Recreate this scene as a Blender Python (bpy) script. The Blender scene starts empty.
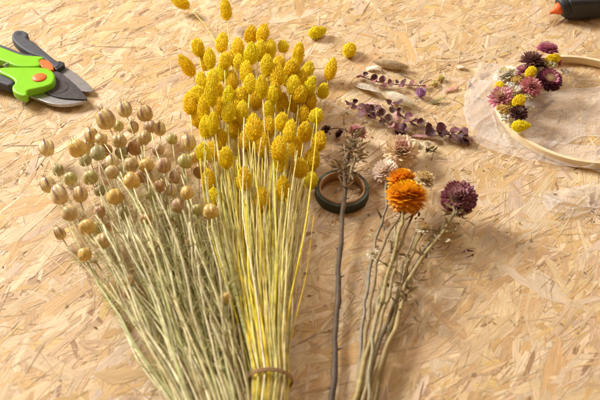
import bpy, math, random
import numpy as np
from mathutils import Vector, Matrix, Quaternion
R = math.radians
random.seed(11)
rnd = random.random
def U(a, b): return a + (b - a) * random.random()
scene = bpy.context.scene
COL = scene.collection

# ------------------------------------------------------------------ camera, light, exposure
# all lengths below are in centimetres; S turns them into metres
S = 0.01
ELEV = R(45.2); DIST = 83.0; FPX = 833.3
CAM = Vector((0, -DIST * math.cos(ELEV), DIST * math.sin(ELEV)))
cd = bpy.data.cameras.new('camera'); cam = bpy.data.objects.new('camera', cd); COL.objects.link(cam)
cam.location = CAM * S
cam.rotation_euler = (math.pi / 2 - ELEV, 0, 0)
cd.sensor_width = 36; cd.lens = 50.0; cd.clip_start = 0.02; cd.clip_end = 50
cd.dof.use_dof = True; cd.dof.focus_distance = 0.90; cd.dof.aperture_fstop = 7.5
scene.camera = cam
w = bpy.data.worlds.new("World"); scene.world = w; w.use_nodes = True
bg = w.node_tree.nodes['Background']; bg.inputs[0].default_value = (1.0, 0.60, 0.33, 1); bg.inputs[1].default_value = 0.32
def area(name, loc, target, size, power, color):
    ld = bpy.data.lights.new(name, 'AREA'); ld.shape = 'RECTANGLE'; ld.size = size[0]; ld.size_y = size[1]
    ld.energy = power; ld.color = color
    o = bpy.data.objects.new(name, ld); COL.objects.link(o); o.location = loc
    o.rotation_euler = (Vector(target) - Vector(loc)).to_track_quat('-Z', 'Y').to_euler()
    return o
area('window_light', (-2.25, 1.5, 1.6), (0, 0.05, 0), (1.0, 1.0), 172, (1.0, 0.97, 0.93))
area('soft_fill_light', (0.9, 1.2, 1.6), (0.2, 0.1, 0), (1.3, 1.3), 15, (1.0, 0.95, 0.90))
scene.view_settings.view_transform = 'Standard'; scene.view_settings.look = 'None'
scene.view_settings.exposure = 0.02; scene.view_settings.gamma = 1
scene.render.engine = 'CYCLES'
try:
    scene.cycles.use_denoising = True
    scene.cycles.transparent_max_bounces = 16
except Exception: pass

FW = Vector((0, math.cos(ELEV), -math.sin(ELEV))); UP = Vector((0, math.sin(ELEV), math.cos(ELEV))); RT = Vector((1, 0, 0))
def P(px, py, z=0.0):
    """point at height z (cm) that the photograph shows at pixel px, py (600 x 400)"""
    d = FW * FPX + RT * (px - 300) + UP * (200 - py)
    return CAM + d * ((z - CAM.z) / d.z)

# ------------------------------------------------------------------ materials
def mat(name, color=None, rough=0.7, attr=False, nscale=40, namt=0.25, stretch=(1, 1, 1), bump=0.0, bscale=200,
        trans=0.0, metallic=0.0, spec=0.4, sheen=0.0, coords='Object', coat=0.0):
    m = bpy.data.materials.new(name); m.use_nodes = True; nt = m.node_tree; N = nt.nodes; L = nt.links
    b = N['Principled BSDF']; b.inputs['Roughness'].default_value = rough; b.inputs['Metallic'].default_value = metallic
    b.inputs['Specular IOR Level'].default_value = spec
    if sheen: b.inputs['Sheen Weight'].default_value = sheen
    if coat: b.inputs['Coat Weight'].default_value = coat; b.inputs['Coat Roughness'].default_value = 0.25
    tc = N.new('ShaderNodeTexCoord'); mp = N.new('ShaderNodeMapping'); mp.inputs['Scale'].default_value = stretch
    L.new(tc.outputs[coords], mp.inputs[0])
    no = N.new('ShaderNodeTexNoise'); no.inputs['Scale'].default_value = nscale; no.inputs['Detail'].default_value = 5
    L.new(mp.outputs[0], no.inputs['Vector'])
    mr = N.new('ShaderNodeMapRange'); mr.inputs[1].default_value = 0.3; mr.inputs[2].default_value = 0.7
    mr.inputs[3].default_value = 1 - namt; mr.inputs[4].default_value = 1 + namt
    L.new(no.outputs['Fac'], mr.inputs[0])
    mx = N.new('ShaderNodeVectorMath'); mx.operation = 'SCALE'
    if attr:
        a = N.new('ShaderNodeAttribute'); a.attribute_name = 'Col'; L.new(a.outputs['Color'], mx.inputs[0])
    else:
        mx.inputs[0].default_value = color[:3]
    L.new(mr.outputs[0], mx.inputs['Scale']); L.new(mx.outputs[0], b.inputs['Base Color'])
    if bump:
        n2 = N.new('ShaderNodeTexNoise'); n2.inputs['Scale'].default_value = bscale; n2.inputs['Detail'].default_value = 4
        L.new(mp.outputs[0], n2.inputs['Vector'])
        bp = N.new('ShaderNodeBump'); bp.inputs['Strength'].default_value = bump; bp.inputs['Distance'].default_value = 0.0005
        L.new(n2.outputs['Fac'], bp.inputs['Height']); L.new(bp.outputs[0], b.inputs['Normal'])
    if trans:
        t = N.new('ShaderNodeBsdfTranslucent'); L.new(mx.outputs[0], t.inputs['Color'])
        ms = N.new('ShaderNodeMixShader'); ms.inputs[0].default_value = trans
        L.new(b.outputs[0], ms.inputs[1]); L.new(t.outputs[0], ms.inputs[2])
        L.new(ms.outputs[0], N['Material Output'].inputs['Surface'])
    return m
M = {}
M['petal'] = mat('petal', attr=True, rough=0.45, trans=0.22, nscale=900, namt=0.18)
M['grass_head'] = mat('grass_head', attr=True, rough=0.75, trans=0.3, nscale=600, namt=0.15)
M['stem'] = mat('stem', attr=True, rough=0.6, nscale=150, namt=0.25, bump=0.3, bscale=600)
M['pod'] = mat('pod', attr=True, rough=0.30, trans=0.25, nscale=350, namt=0.22, bump=0.25, bscale=900)
M['leaf'] = mat('leaf', attr=True, rough=0.6, trans=0.15, nscale=300, namt=0.3, bump=0.3, bscale=700)
M['fluff'] = mat('fluff', attr=True, rough=0.9, trans=0.5, nscale=300, namt=0.15)
M['green_plastic'] = mat('green_plastic', (0.25, 0.62, 0.012), rough=0.38, nscale=60, namt=0.05, bump=0.05, bscale=1500)
M['black_plastic'] = mat('black_plastic', (0.028, 0.028, 0.032), rough=0.5, nscale=80, namt=0.2, bump=0.25, bscale=2500)
M['grip'] = mat('grip', (0.06, 0.062, 0.072), rough=0.6, nscale=80, namt=0.15, bump=0.2, bscale=2500)
M['orange_plastic'] = mat('orange_plastic', (0.85, 0.17, 0.03), rough=0.45, nscale=60, namt=0.08)
M['coated_blade'] = mat('coated_blade', (0.075, 0.066, 0.066), rough=0.5, metallic=0.3, nscale=150, namt=0.25, bump=0.1)
M['steel'] = mat('steel', (0.5, 0.5, 0.51), rough=0.36, metallic=0.9, nscale=120, namt=0.15, stretch=(1, 8, 1), bump=0.05)
M['tape'] = mat('tape', (0.034, 0.042, 0.02), rough=0.6, nscale=200, namt=0.25, stretch=(1, 1, 12), bump=0.3, bscale=300)
M['tape_edge'] = mat('tape_edge', (0.075, 0.08, 0.05), rough=0.75, nscale=500, namt=0.3, bump=0.3, bscale=900)
M['card'] = mat('card', (0.42, 0.24, 0.11), rough=0.85, nscale=200, namt=0.15, bump=0.2)
M['twine'] = mat('twine', (0.40, 0.25, 0.12), rough=0.9, nscale=900, namt=0.3, bump=0.6, bscale=1500)
M['hoop'] = mat('hoop', (0.84, 0.68, 0.42), rough=0.45, nscale=60, namt=0.14, stretch=(1, 1, 10), bump=0.15, bscale=300)

def board_material():
    m = bpy.data.materials.new('oriented_strand_board'); m.use_nodes = True; nt = m.node_tree; N = nt.nodes; L = nt.links
    b = N['Principled BSDF']; b.inputs['Roughness'].default_value = 0.55; b.inputs['Specular IOR Level'].default_value = 0.35
    a = N.new('ShaderNodeAttribute'); a.attribute_name = 'Col'
    uv = N.new('ShaderNodeUVMap'); uv.uv_map = 'UVMap'
    def noise(scale, det, sx, sy):
        mp = N.new('ShaderNodeMapping'); mp.inputs['Scale'].default_value = (sx, sy, 1); L.new(uv.outputs[0], mp.inputs[0])
        n = N.new('ShaderNodeTexNoise'); n.inputs['Scale'].default_value = scale; n.inputs['Detail'].default_value = det
        L.new(mp.outputs[0], n.inputs['Vector']); return n
    n1 = noise(1.0, 6, 0.5, 9.0); n2 = noise(1.0, 3, 0.35, 2.2); n3 = noise(1.0, 5, 1.6, 26.0)
    def mr(n, lo, hi, a0=0.3, a1=0.7):
        r = N.new('ShaderNodeMapRange'); r.inputs[1].default_value = a0; r.inputs[2].default_value = a1
        r.inputs[3].default_value = lo; r.inputs[4].default_value = hi; L.new(n.outputs['Fac'], r.inputs[0]); return r
    r1 = mr(n1, 0.82, 1.12); r2 = mr(n2, 0.88, 1.10); r3 = mr(n3, 0.0, 1.0, 0.55, 0.76)
    mu = N.new('ShaderNodeMath'); mu.operation = 'MULTIPLY'; L.new(r1.outputs[0], mu.inputs[0]); L.new(r2.outputs[0], mu.inputs[1])
    sc = N.new('ShaderNodeVectorMath'); sc.operation = 'SCALE'; L.new(a.outputs['Color'], sc.inputs[0]); L.new(mu.outputs[0], sc.inputs['Scale'])
    mix = N.new('ShaderNodeMix'); mix.data_type = 'RGBA'; mix.blend_type = 'MULTIPLY'
    mix.inputs[7].default_value = (0.66, 0.48, 0.33, 1)
    L.new(r3.outputs[0], mix.inputs[0]); L.new(sc.outputs[0], mix.inputs[6]); L.new(mix.outputs[2], b.inputs['Base Color'])
    bp = N.new('ShaderNodeBump'); bp.inputs['Strength'].default_value = 0.6; bp.inputs['Distance'].default_value = 0.0008
    L.new(n1.outputs['Fac'], bp.inputs['Height']); L.new(bp.outputs[0], b.inputs['Normal'])
    return m
M['board'] = board_material()
def sheer():
    m = bpy.data.materials.new('sheer_organza'); m.use_nodes = True; nt = m.node_tree; N = nt.nodes; L = nt.links
    b = N['Principled BSDF']; b.inputs['Base Color'].default_value = (0.9, 0.87, 0.84, 1); b.inputs['Roughness'].default_value = 0.6
    t = N.new('ShaderNodeBsdfTransparent'); ms = N.new('ShaderNodeMixShader')
    uv = N.new('ShaderNodeUVMap'); uv.uv_map = 'UVMap'
    no = N.new('ShaderNodeTexNoise'); no.inputs['Scale'].default_value = 1.2; no.inputs['Detail'].default_value = 4
    L.new(uv.outputs[0], no.inputs['Vector'])
    r = N.new('ShaderNodeMapRange'); r.inputs[1].default_value = 0.35; r.inputs[2].default_value = 0.7
    r.inputs[3].default_value = 0.16; r.inputs[4].default_value = 0.36; L.new(no.outputs['Fac'], r.inputs[0])
    at = N.new('ShaderNodeAttribute'); at.attribute_name = 'Col'      # the woven hem along both edges is denser
    se = N.new('ShaderNodeSeparateColor'); L.new(at.outputs['Color'], se.inputs[0])
    ad = N.new('ShaderNodeMath'); ad.operation = 'ADD'; L.new(r.outputs[0], ad.inputs[0]); L.new(se.outputs[0], ad.inputs[1])
    L.new(ad.outputs[0], ms.inputs[0]); L.new(t.outputs[0], ms.inputs[1]); L.new(b.outputs[0], ms.inputs[2])
    L.new(ms.outputs[0], N['Material Output'].inputs['Surface'])
    return m
M['organza'] = sheer()

# ------------------------------------------------------------------ mesh helpers
class MB:
    def __init__(self): self.v = []; self.f = []; self.c = []; self.uv = []; self.mi = []
    def face(self, idx, col=(.5, .5, .5), uv=None, mi=0):
        self.f.append(idx); self.c.append(col); self.uv.append(uv); self.mi.append(mi)
    def add(self, verts, faces, col=(.5, .5, .5), mi=0):
        o = len(self.v); self.v += [tuple(p) for p in verts]
        for i, f in enumerate(faces): self.face([o + k for k in f], col[i] if isinstance(col, list) else col, None, mi)
        return o
    def mesh(self, name, mats, smooth=True, origin=Vector((0, 0, 0))):
        me = bpy.data.meshes.new(name)
        me.from_pydata([((p[0] - origin[0]) * S, (p[1] - origin[1]) * S, (p[2] - origin[2]) * S) for p in self.v], [], self.f)
        for m in (mats if isinstance(mats, list) else [mats]): me.materials.append(m)
        if any(self.mi): me.polygons.foreach_set('material_index', self.mi)
        ca = me.color_attributes.new('Col', 'FLOAT_COLOR', 'CORNER'); d = []
        for f, c in zip(self.f, self.c):
            if isinstance(c[0], (tuple, list)):
                for k in range(len(f)): d += [c[k][0], c[k][1], c[k][2], 1]
            else: d += [c[0], c[1], c[2], 1] * len(f)
        ca.data.foreach_set('color', d)
        if any(u is not None for u in self.uv):
            ul = me.uv_layers.new(name='UVMap'); d = []
            for f, u in zip(self.f, self.uv):
                if u is None: d += [0, 0] * len(f)
                else:
                    for q in u: d += [q[0], q[1]]
            ul.data.foreach_set('uv', d)
        if smooth: me.polygons.foreach_set('use_smooth', [True] * len(me.polygons))
        me.update(); return me
    def build(self, name, mats, parent=None, smooth=True, label=None):
        org = Vector(parent['_w']) if parent is not None and '_w' in parent else Vector((0, 0, 0))
        o = bpy.data.objects.new(name, self.mesh(name, mats, smooth, org)); COL.objects.link(o)
        if parent is not None: o.parent = parent; o['_w'] = list(org)
        if label: o['label'] = label
        return o

def thing(name, label, cat, at, group=None):
    o = bpy.data.objects.new(name, None); COL.objects.link(o); at = Vector(at); o.location = at * S
    o.empty_display_size = 0.01; o['label'] = label; o['category'] = cat; o['_w'] = list(at)
    if group: o['group'] = group
    return o
def place(me, name, parent, at, direction=(0, 0, 1), roll=0.0, scale=1.0, label=None):
    """link mesh me (modelled along +Z) under parent, standing at world point at (cm) and pointing along direction"""
    o = bpy.data.objects.new(name, me); COL.objects.link(o)
    org = Vector(parent['_w']) if parent is not None else Vector((0, 0, 0))
    if parent is not None: o.parent = parent
    q = Vector(direction).to_track_quat('Z', 'Y') @ Quaternion((0, 0, 1), roll)
    o.location = (Vector(at) - org) * S; o.rotation_mode = 'QUATERNION'; o.rotation_quaternion = q
    o.scale = (scale,) * 3 if not isinstance(scale, (tuple, list)) else scale
    if label: o['label'] = label
    return o
def bevel(o, width, seg=3):
    b = o.modifiers.new('bevel', 'BEVEL'); b.width = width * S; b.segments = seg; b.limit_method = 'ANGLE'; b.angle_limit = R(40)
    b.harden_normals = False
    return o

def jit(c, a=0.1):
    k = 1 + U(-a, a); return (c[0] * k * (1 + U(-a, a) * .3), c[1] * k * (1 + U(-a, a) * .3), c[2] * k * (1 + U(-a, a) * .5))
def lerp3(a, b, t): return tuple(a[i] + (b[i] - a[i]) * t for i in range(3))

def tube(mb, pts, rad, n=6, col=(.5, .5, .5), col2=None, cap=True, flat=1.0):
    pts = [Vector(p) for p in pts]; m = len(pts)
    if not isinstance(rad, (list, tuple)): rad = [rad] * m
    t0 = (pts[1] - pts[0]).normalized(); up = Vector((0, 0, 1)) if abs(t0.z) < .9 else Vector((1, 0, 0))
    a = t0.cross(up).normalized(); base = len(mb.v)
    for i in range(m):
        t = (pts[min(i + 1, m - 1)] - pts[max(i - 1, 0)]).normalized()
        a = (a - t * a.dot(t)).normalized(); b = t.cross(a)
        for k in range(n):
            an = 2 * math.pi * k / n
            mb.v.append(tuple(pts[i] + (a * math.cos(an) + b * (math.sin(an) * flat)) * rad[i]))
    for i in range(m - 1):
        c = col if col2 is None else lerp3(col, col2, i / (m - 1))
        for k in range(n):
            k2 = (k + 1) % n
            mb.face([base + i * n + k, base + i * n + k2, base + (i + 1) * n + k2, base + (i + 1) * n + k], c)
    if cap:
        mb.face([base + k for k in range(n)][::-1], col); mb.face([base + (m - 1) * n + k for k in range(n)], col2 or col)

def hermite(p0, d0, p1, d1, n=10, wob=0.0):
    p0, d0, p1, d1 = map(Vector, (p0, d0, p1, d1)); out = []
    ph = [U(0, 6.28) for _ in range(3)]; fr = [U(.7, 1.6) for _ in range(3)]
    for i in range(n + 1):
        t = i / n; t2 = t * t; t3 = t2 * t
        p = p0 * (2 * t3 - 3 * t2 + 1) + d0 * (t3 - 2 * t2 + t) + p1 * (-2 * t3 + 3 * t2) + d1 * (t3 - t2)
        if wob:
            k = wob * math.sin(math.pi * t)
            p += Vector([k * math.sin(6.28 * fr[j] * t + ph[j]) for j in range(3)])
        if p.z < .15: p.z = .15
        out.append(p)
    return out
def spline(pts, sub=6):
    pts = [Vector(p) for p in pts]; out = []
    for i in range(len(pts) - 1):
        p0 = pts[max(i - 1, 0)]; p1 = pts[i]; p2 = pts[i + 1]; p3 = pts[min(i + 2, len(pts) - 1)]
        for k in range(sub):
            t = k / sub
            out.append(.5 * ((2 * p1) + (p2 - p0) * t + (2 * p0 - 5 * p1 + 4 * p2 - p3) * t * t + (3 * p1 - p0 - 3 * p2 + p3) * t ** 3))
    out.append(pts[-1]); return out

def lathe(mb, prof, n=24, col=(.5, .5, .5), org=Vector((0, 0, 0)), axis=Vector((0, 0, 1)), close=False):
    """prof: list of (r, h)"""
    axis = Vector(axis).normalized(); q = axis.to_track_quat('Z', 'Y'); base = len(mb.v); m = len(prof)
    for r, h in prof:
        for k in range(n):
            a = 2 * math.pi * k / n
            mb.v.append(tuple(Vector(org) + q @ Vector((r * math.cos(a), r * math.sin(a), h))))
    last = m if close else m - 1
    for i in range(last):
        j = (i + 1) % m
        for k in range(n):
            k2 = (k + 1) % n
            mb.face([base + i * n + k, base + i * n + k2, base + j * n + k2, base + j * n + k], col)

def prism(mb, pts2, z0, z1, col=(.5, .5, .5)):
    """pts2: ground outline (x, y), extruded from z0 to z1 (numbers or functions of x, y)"""
    ar = sum(pts2[i][0] * pts2[(i + 1) % len(pts2)][1] - pts2[(i + 1) % len(pts2)][0] * pts2[i][1] for i in range(len(pts2)))
    if ar < 0: pts2 = pts2[::-1]
    n = len(pts2); b = len(mb.v)
    f0 = z0 if callable(z0) else (lambda x, y: z0); f1 = z1 if callable(z1) else (lambda x, y: z1)
    for x, y in pts2: mb.v.append((x, y, f0(x, y)))
    for x, y in pts2: mb.v.append((x, y, f1(x, y)))
    mb.face([b + i for i in range(n)][::-1], col); mb.face([b + n + i for i in range(n)], col)
    for i in range(n):
        j = (i + 1) % n; mb.face([b + i, b + j, b + n + j, b + n + i], col)
def outline(pp, z, smooth=0):
    q = [P(x, y, z) for x, y in pp]; q = [Vector((a.x, a.y)) for a in q]
    for _ in range(smooth):
        o = []
        for i in range(len(q)):
            a, b = q[i], q[(i + 1) % len(q)]; o += [a * .75 + b * .25, a * .25 + b * .75]
        q = o
    return [(a.x, a.y) for a in q]

# ------------------------------------------------------------------ the board: thousands of pressed wood strands
def board():
    rs = np.random.RandomState(5); r = random.Random(5)
    mb = MB()
    mb.v += [(-150, -110, -.15), (150, -110, -.15), (150, 150, -.15), (-150, 150, -.15)]
    mb.face([0, 1, 2, 3], (.40, .24, .11), [(0, 0), (300, 0), (300, 260), (0, 260)])
    pal = [((.72, .53, .31), 34), ((.67, .47, .26), 30), ((.79, .62, .40), 20), ((.64, .42, .19), 14), ((.70, .49, .20), 9),
           ((.55, .37, .20), 7), ((.64, .47, .31), 5), ((.38, .23, .12), 3)]
    cols = [p[0] for p in pal]; ws = [p[1] for p in pal]
    def strand(x, y, L, W, ang, z, tilt, roll, col, slim=False):
        ca, sa = math.cos(ang), math.sin(ang); n = 6; b = len(mb.v); curve = r.uniform(-.012, .012) * L
        j0, j1 = r.uniform(-.5, .5) * W * 1.1, r.uniform(-.5, .5) * W * 1.1
        uo, vo = r.uniform(0, 900), r.uniform(0, 900)
        uvs = []
        for i in range(n + 1):
            t = i / n; s = (t - .5) * L
            taper = 1.0
            if i == 0: taper = r.uniform(.25, .95)
            if i == n: taper = r.uniform(.25, .95)
            if slim: taper *= (.3 + .7 * math.sin(math.pi * (t * .9 + .05)))
            for sd in (-1, 1):
                v = sd * W * .5 * taper * r.uniform(.86, 1.06)
                u = s + (j0 * sd if i == 0 else 0) + (j1 * sd if i == n else 0)
                vv = v + curve * math.sin(math.pi * t)
                mb.v.append((x + u * ca - vv * sa, y + u * sa + vv * ca, z + s * tilt + v * roll + (.003 * math.sin(t * 5 + uo))))
                uvs.append((u + uo, v + vo))
        for i in range(n):
            q = [b + 2 * i, b + 2 * i + 2, b + 2 * i + 3, b + 2 * i + 1]
            mb.face(q, col, [uvs[k - b] for k in q])
    def ang():
        k = r.random()
        if k < .60: return r.gauss(R(48), R(22))
        if k < .85: return r.gauss(R(48), R(50))
        return r.uniform(0, math.pi)
    def scatter(n, x0, x1, y0, y1, Lr, Wr, zr, tl=.006, slim=False, colf=None):
        for _ in range(n):
            L = r.uniform(*Lr); W = min(r.lognormvariate(math.log(Wr[0]), .45), Wr[1])
            c = r.choices(cols, ws)[0] if colf is None else colf()
            k = r.uniform(.88, 1.08); c = (c[0] * k, c[1] * k * r.uniform(.98, 1.03), c[2] * k * r.uniform(.90, 1.06))
            strand(r.uniform(x0, x1), r.uniform(y0, y1), L, W, ang(), r.uniform(*zr) * .42, r.gauss(0, tl * .4), r.gauss(0, .012), c, slim)
    # outer ring, coarse
    scatter(4200, -80, 80, -60, 80, (4, 11), (1.3, 3.0), (-.22, -.10))
    # what the photograph covers
    scatter(3600, -44, 44, -28, 44, (4, 10), (1.2, 2.8), (-.12, -.03))
    scatter(3800, -44, 44, -28, 44, (2, 7), (.62, 1.9), (-.07, .02))
    scatter(2800, -44, 44, -28, 44, (1.2, 5), (.30, .8), (-.03, .05), .008)
    scatter(3200, -44, 44, -28, 44, (.8, 4.5), (.11, .3), (.0, .06), .012, True)
    scatter(1100, -44, 44, -28, 44, (.3, 2.8), (.06, .2), (.0, .055), .01, True,
            lambda: r.choice([(.34, .21, .11), (.44, .28, .14), (.27, .16, .10), (.52, .34, .18)]))
    scatter(1500, -44, 44, -28, 44, (2.5, 7.5), (1.1, 2.6), (-.02, .03), .004, False,
            lambda: r.choice([(.78, .61, .40), (.73, .54, .31), (.68, .46, .22), (.70, .54, .36), (.64, .42, .20), (.75, .57, .34)]))
    scatter(1500, -44, 44, -28, 44, (1.5, 5.5), (.1, .35), (.01, .06), .008, True)
    o = mb.build('osb_board', M['board'], None, smooth=False)
    o['kind'] = 'structure'
    return o
board()

# ------------------------------------------------------------------ yellow phalaris heads
def head_mesh(L, W, col, seed, n=300):
    n = int(n * 1.4)
    random.seed(seed); mb = MB()
    pw = U(.72, .98); b1, b2 = U(-.07, .07), U(0, 6.28)
    def rad(t): return W * (math.sin(math.pi * min(max(t, 0), 1) ** pw) ** .62) * (1 + b1 * math.sin(t * 9 + b2))
    prof = [(max(rad(t) * .86, .01), t * L) for t in [0, .04, .1, .2, .35, .5, .65, .8, .9, .97, 1.0]]
    lathe(mb, prof, 14, jit((col[0] * .95, col[1] * .88, col[2]), .05))
    ga = 2.39996
    for i in range(n):
        t = (i + .5) / n; th = i * ga + U(-.15, .15); r = rad(t) * .9
        out = Vector((math.cos(th), math.sin(th), 0)); side = Vector((-math.sin(th), math.cos(th), 0))
        dr = (rad(min(t + .03, 1)) - rad(max(t - .03, 0))) / (.06 * L)
        along = (Vector((0, 0, 1)) + out * dr).normalized(); nrm = (out - Vector((0, 0, 1)) * dr).normalized()
        p = out * r + Vector((0, 0, t * L)); s = .145 * U(.65, 1.45) * (W / .7); c = jit(lerp3(col, (.80, .56, .05), .35 if rnd() < .1 else 0), .10)
        lift = U(.02, .11) + (.12 if rnd() < .08 else 0)
        a = p - along * s * .6; tip = p + along * s * 1.0 + nrm * (lift + .05)
        l = p + side * s * .5 + nrm * lift * .4; rr = p - side * s * .5 + nrm * lift * .4; m = p + nrm * (lift + .05) + along * s * .2
        mb.add([a, l, tip, rr, m], [(0, 4, 1), (1, 4, 2), (2, 4, 3), (3, 4, 0)], [c, jit(c, .08), jit(c, .08), c])
    return mb.mesh('flower_head', M['grass_head'], smooth=False)
LEM = (.94, .86, .014)
HEADS = [head_mesh(2.25, .70, LEM, 1), head_mesh(2.0, .72, (.93, .77, .012), 2), head_mesh(2.6, .72, (.95, .76, .014), 3, 340),
         head_mesh(1.6, .66, (.93, .82, .02), 4, 230), head_mesh(2.2, .68, (.90, .70, .014), 5),
         head_mesh(2.3, .66, (.95, .82, .02), 6), head_mesh(1.9, .76, (.92, .72, .014), 7), head_mesh(2.45, .68, (.94, .78, .012), 8, 280)]
HL = [2.25, 2.0, 2.6, 1.6, 2.2, 2.3, 1.9, 2.45]

def yellow_bunch():
    random.seed(21)
    tie = P(270, 380, 1.9)
    t = thing('phalaris_bunch', 'big bunch of dyed yellow canary grass heads on straw stems, tied low with brown twine', 'dried flowers',
              (tie.x, tie.y, 0))
    # px, py of head centre, variant, height of head above board, tilt of the axis in the picture (deg, 0 = up, + = right)
    H = [(180, 2, 2, 1.5, -55), (226, 10, 0, 2.2, -6), (198, 48, 1, 2.6, -8), (187, 66, 2, 1.6, -38), (210, 59, 1, 3.6, -5), (222, 43, 0, 2.2, 3),
         (225, 61, 1, 4.0, 0), (238, 46, 2, 3.4, -3), (251, 35, 1, 2.4, 8), (263, 33, 2, 3.0, 8), (251, 54, 0, 4.2, 4), (260, 51, 1, 2.4, 10),
         (283, 46, 3, 1.6, -8), (298, 55, 0, 2.2, 12), (308, 69, 3, 1.6, 18), (292, 68, 1, 3.4, 12), (279, 63, 1, 2.0, 5), (267, 66, 1, 4.6, 0),
         (277, 75, 2, 4.0, 2), (262, 87, 0, 5.2, -4), (293, 85, 1, 3.6, 6), (310, 86, 0, 3.2, 22), (323, 91, 3, 2.4, 14), (316, 116, 3, 2.2, 8),
         (246, 72, 0, 3.6, 0), (239, 63, 0, 3.0, -4), (213, 79, 1, 4.2, -2), (222, 72, 0, 3.0, -2), (198, 95, 1, 2.8, -10), (190, 103, 2, 2.4, -4),
         (211, 95, 1, 5.0, -6), (204, 108, 0, 3.2, 0), (229, 97, 0, 3.4, 0), (241, 97, 1, 3.2, 4), (242, 113, 0, 3.4, 2), (254, 128, 2, 6.0, -3),
         (213, 124, 1, 3.4, 0), (206, 128, 0, 2.6, 0), (268, 110, 3, 2.8, 0), (282, 104, 4, 2.0, 4), (295, 103, 4, 2.0, 4), (309, 102, 4, 1.6, 8),
         (282, 122, 1, 4.0, 6), (290, 131, 0, 5.0, 6), (305, 132, 1, 4.0, 10), (319, 142, 4, 1.4, 8), (279, 148, 2, 5.2, 2), (281, 160, 5, 3.9, 0),
         (203, 152, 3, 3.6, -4), (209, 180, 4, 2.4, -8), (244, 180, 4, 3.4, 0), (283, 190, 4, 2.9, 2), (311, 181, 3, 1.2, 6), (262, 200, 4, 2.4, 0),
         (256, 100, 4, 2.0, 0), (275, 91, 4, 3.4, 0), (232, 82, 4, 2.6, 0), (219, 110, 4, 2.0, 0), (303, 117, 4, 1.6, 6), (268, 128, 4, 2.6, 0),
         (234, 128, 4, 2.0, 0), (222, 140, 4, 2.0, -3), (296, 148, 4, 1.8, 4), (198, 118, 4, 1.4, -6), (205, 62, 4, 1.4, -6), (232, 58, 6, 1.8, 0), (245, 60, 6, 1.8, 4), (270, 50, 5, 2.0, 4), (286, 76, 5, 2.6, 8), (301, 80, 6, 2.4, 10), (250, 84, 5, 4.2, 2), (236, 106, 6, 2.8, 0), (217, 90, 6, 2.6, -4), (202, 82, 5, 1.8, -10), (272, 96, 5, 3.4, 4), (300, 94, 6, 3.2, 8), (247, 140, 4, 2.4, 0), (212, 152, 4, 1.8, -4), (312, 160, 4, 1.2, 6), (263, 146, 4, 2.2, 2), (228, 112, 5, 3.8, 0), (226, 158, 1, 3.8, -2), (214, 200, 5, 2.2, -6), (300, 168, 1, 3.2, 4), (331, 69, 2, 1.6, 14)]
    stem_cols = [(.74, .62, .24), (.70, .63, .20), (.80, .68, .34), (.80, .66, .05), (.60, .58, .18), (.84, .68, .04), (.80, .70, .44), (.76, .66, .38)]
    bd = (P(250, 180, 2.5) - tie).normalized()
    def tie_pt(k, n, lean):
        a = k * 2.39996; rr = 1.62 * math.sqrt((k + .5) / n)
        # stems that go left sit on the left side of the tie
        x = rr * math.cos(a); z = rr * math.sin(a) * .95
        return x, z
    n = len(H) + 34
    slots = [tie_pt(k, n, 0) for k in range(n)]
    jobs = []
    for (px, py, v, z, tilt) in H:
        c = P(px, py, z); L = HL[v]
        ax = (RT * math.sin(R(tilt)) + UP * math.cos(R(tilt))); ax = Vector((ax.x, ax.y * 1.0, U(.15, .75))).normalized()
        if v == 0: v = random.choice((0, 5, 7))
        elif v == 1: v = random.choice((1, 6, 5))
        jobs.append((c - ax * HL[v] * .5, ax, v, px, py, z))
    for k in range(34):   # headless stems and flat blades
        f = rnd(); px = 205 + 105 * f + U(-8, 8); py = U(90, 210); z = U(.8, 5.5)
        jobs.append((P(px, py, z), Vector((U(-.3, .3), 1, U(-.1, .4))).normalized(), -1, px, py, z))
    tl = sorted(range(len(jobs)), key=lambda i: jobs[i][0].x - tie.x)
    sl = sorted(range(n), key=lambda i: slots[i][0] + U(-.35, .35))
    assign = {tl[i]: sl[i] for i in range(n)}
    for i, (b, ax, v, px, py, z) in enumerate(jobs):
        x, zz = slots[assign[i]]
        side = Vector((1, 0, 0)); upn = Vector((0, 0, 1))
        zz2 = zz * .75 + (z - 2.8) * .18
        p0 = tie + side * x + upn * max(-1.6, min(1.6, zz2))
        d = (b - p0); ln = d.length
        pts = hermite(p0, (bd + Vector((d.x / ln * .55, 0, 0))) * ln * .9, b, ax * ln * .55 + d * .35, 11, .22)
        tail = [p0 + Vector((-x * .35 * f - .9 * f, -13 * f * .9, -zz * .1 * f - .2 * f + (.0))) for f in (1.0, .5)]
        for q in tail: q.z = max(q.z, .2)
        c = jit(random.choice(stem_cols), .12); c2 = jit(lerp3(c, (.72, .62, .10), .35), .1)
        mb = MB()
        if v >= 0:
            r0 = U(.06, .10)
            pts2 = tail + pts; pts2[-1] = b + ax * .1
            tube(mb, pts2, [r0 * 1.1] * 2 + [r0 * (1 - .42 * k / 11) for k in range(12)], 6, c, c2)
            mb.build('stem', M['stem'], t)
            place(HEADS[v], 'flower_head', t, b, ax, U(0, 6.28), (lambda q: (q * U(.88, 1.06), q * U(.88, 1.06), q))(U(.96, 1.1)))
        else:
            blade = rnd() < .38
            r0 = U(.16, .26) if blade else U(.055, .095)
            tube(mb, tail + pts, [r0 * .8] * 2 + [r0 * (1 - (.85 if blade else .4) * (k / 11) ** 2) for k in range(12)], 6,
                 jit((.60, .57, .20), .15) if blade else c, None, True, .22 if blade else 1)
            mb.build('leaf_blade' if blade else 'stem', M['leaf'] if blade else M['stem'], t)
    fine = MB(); slots3 = [tie_pt(k, 110, 0) for k in range(110)]
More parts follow.
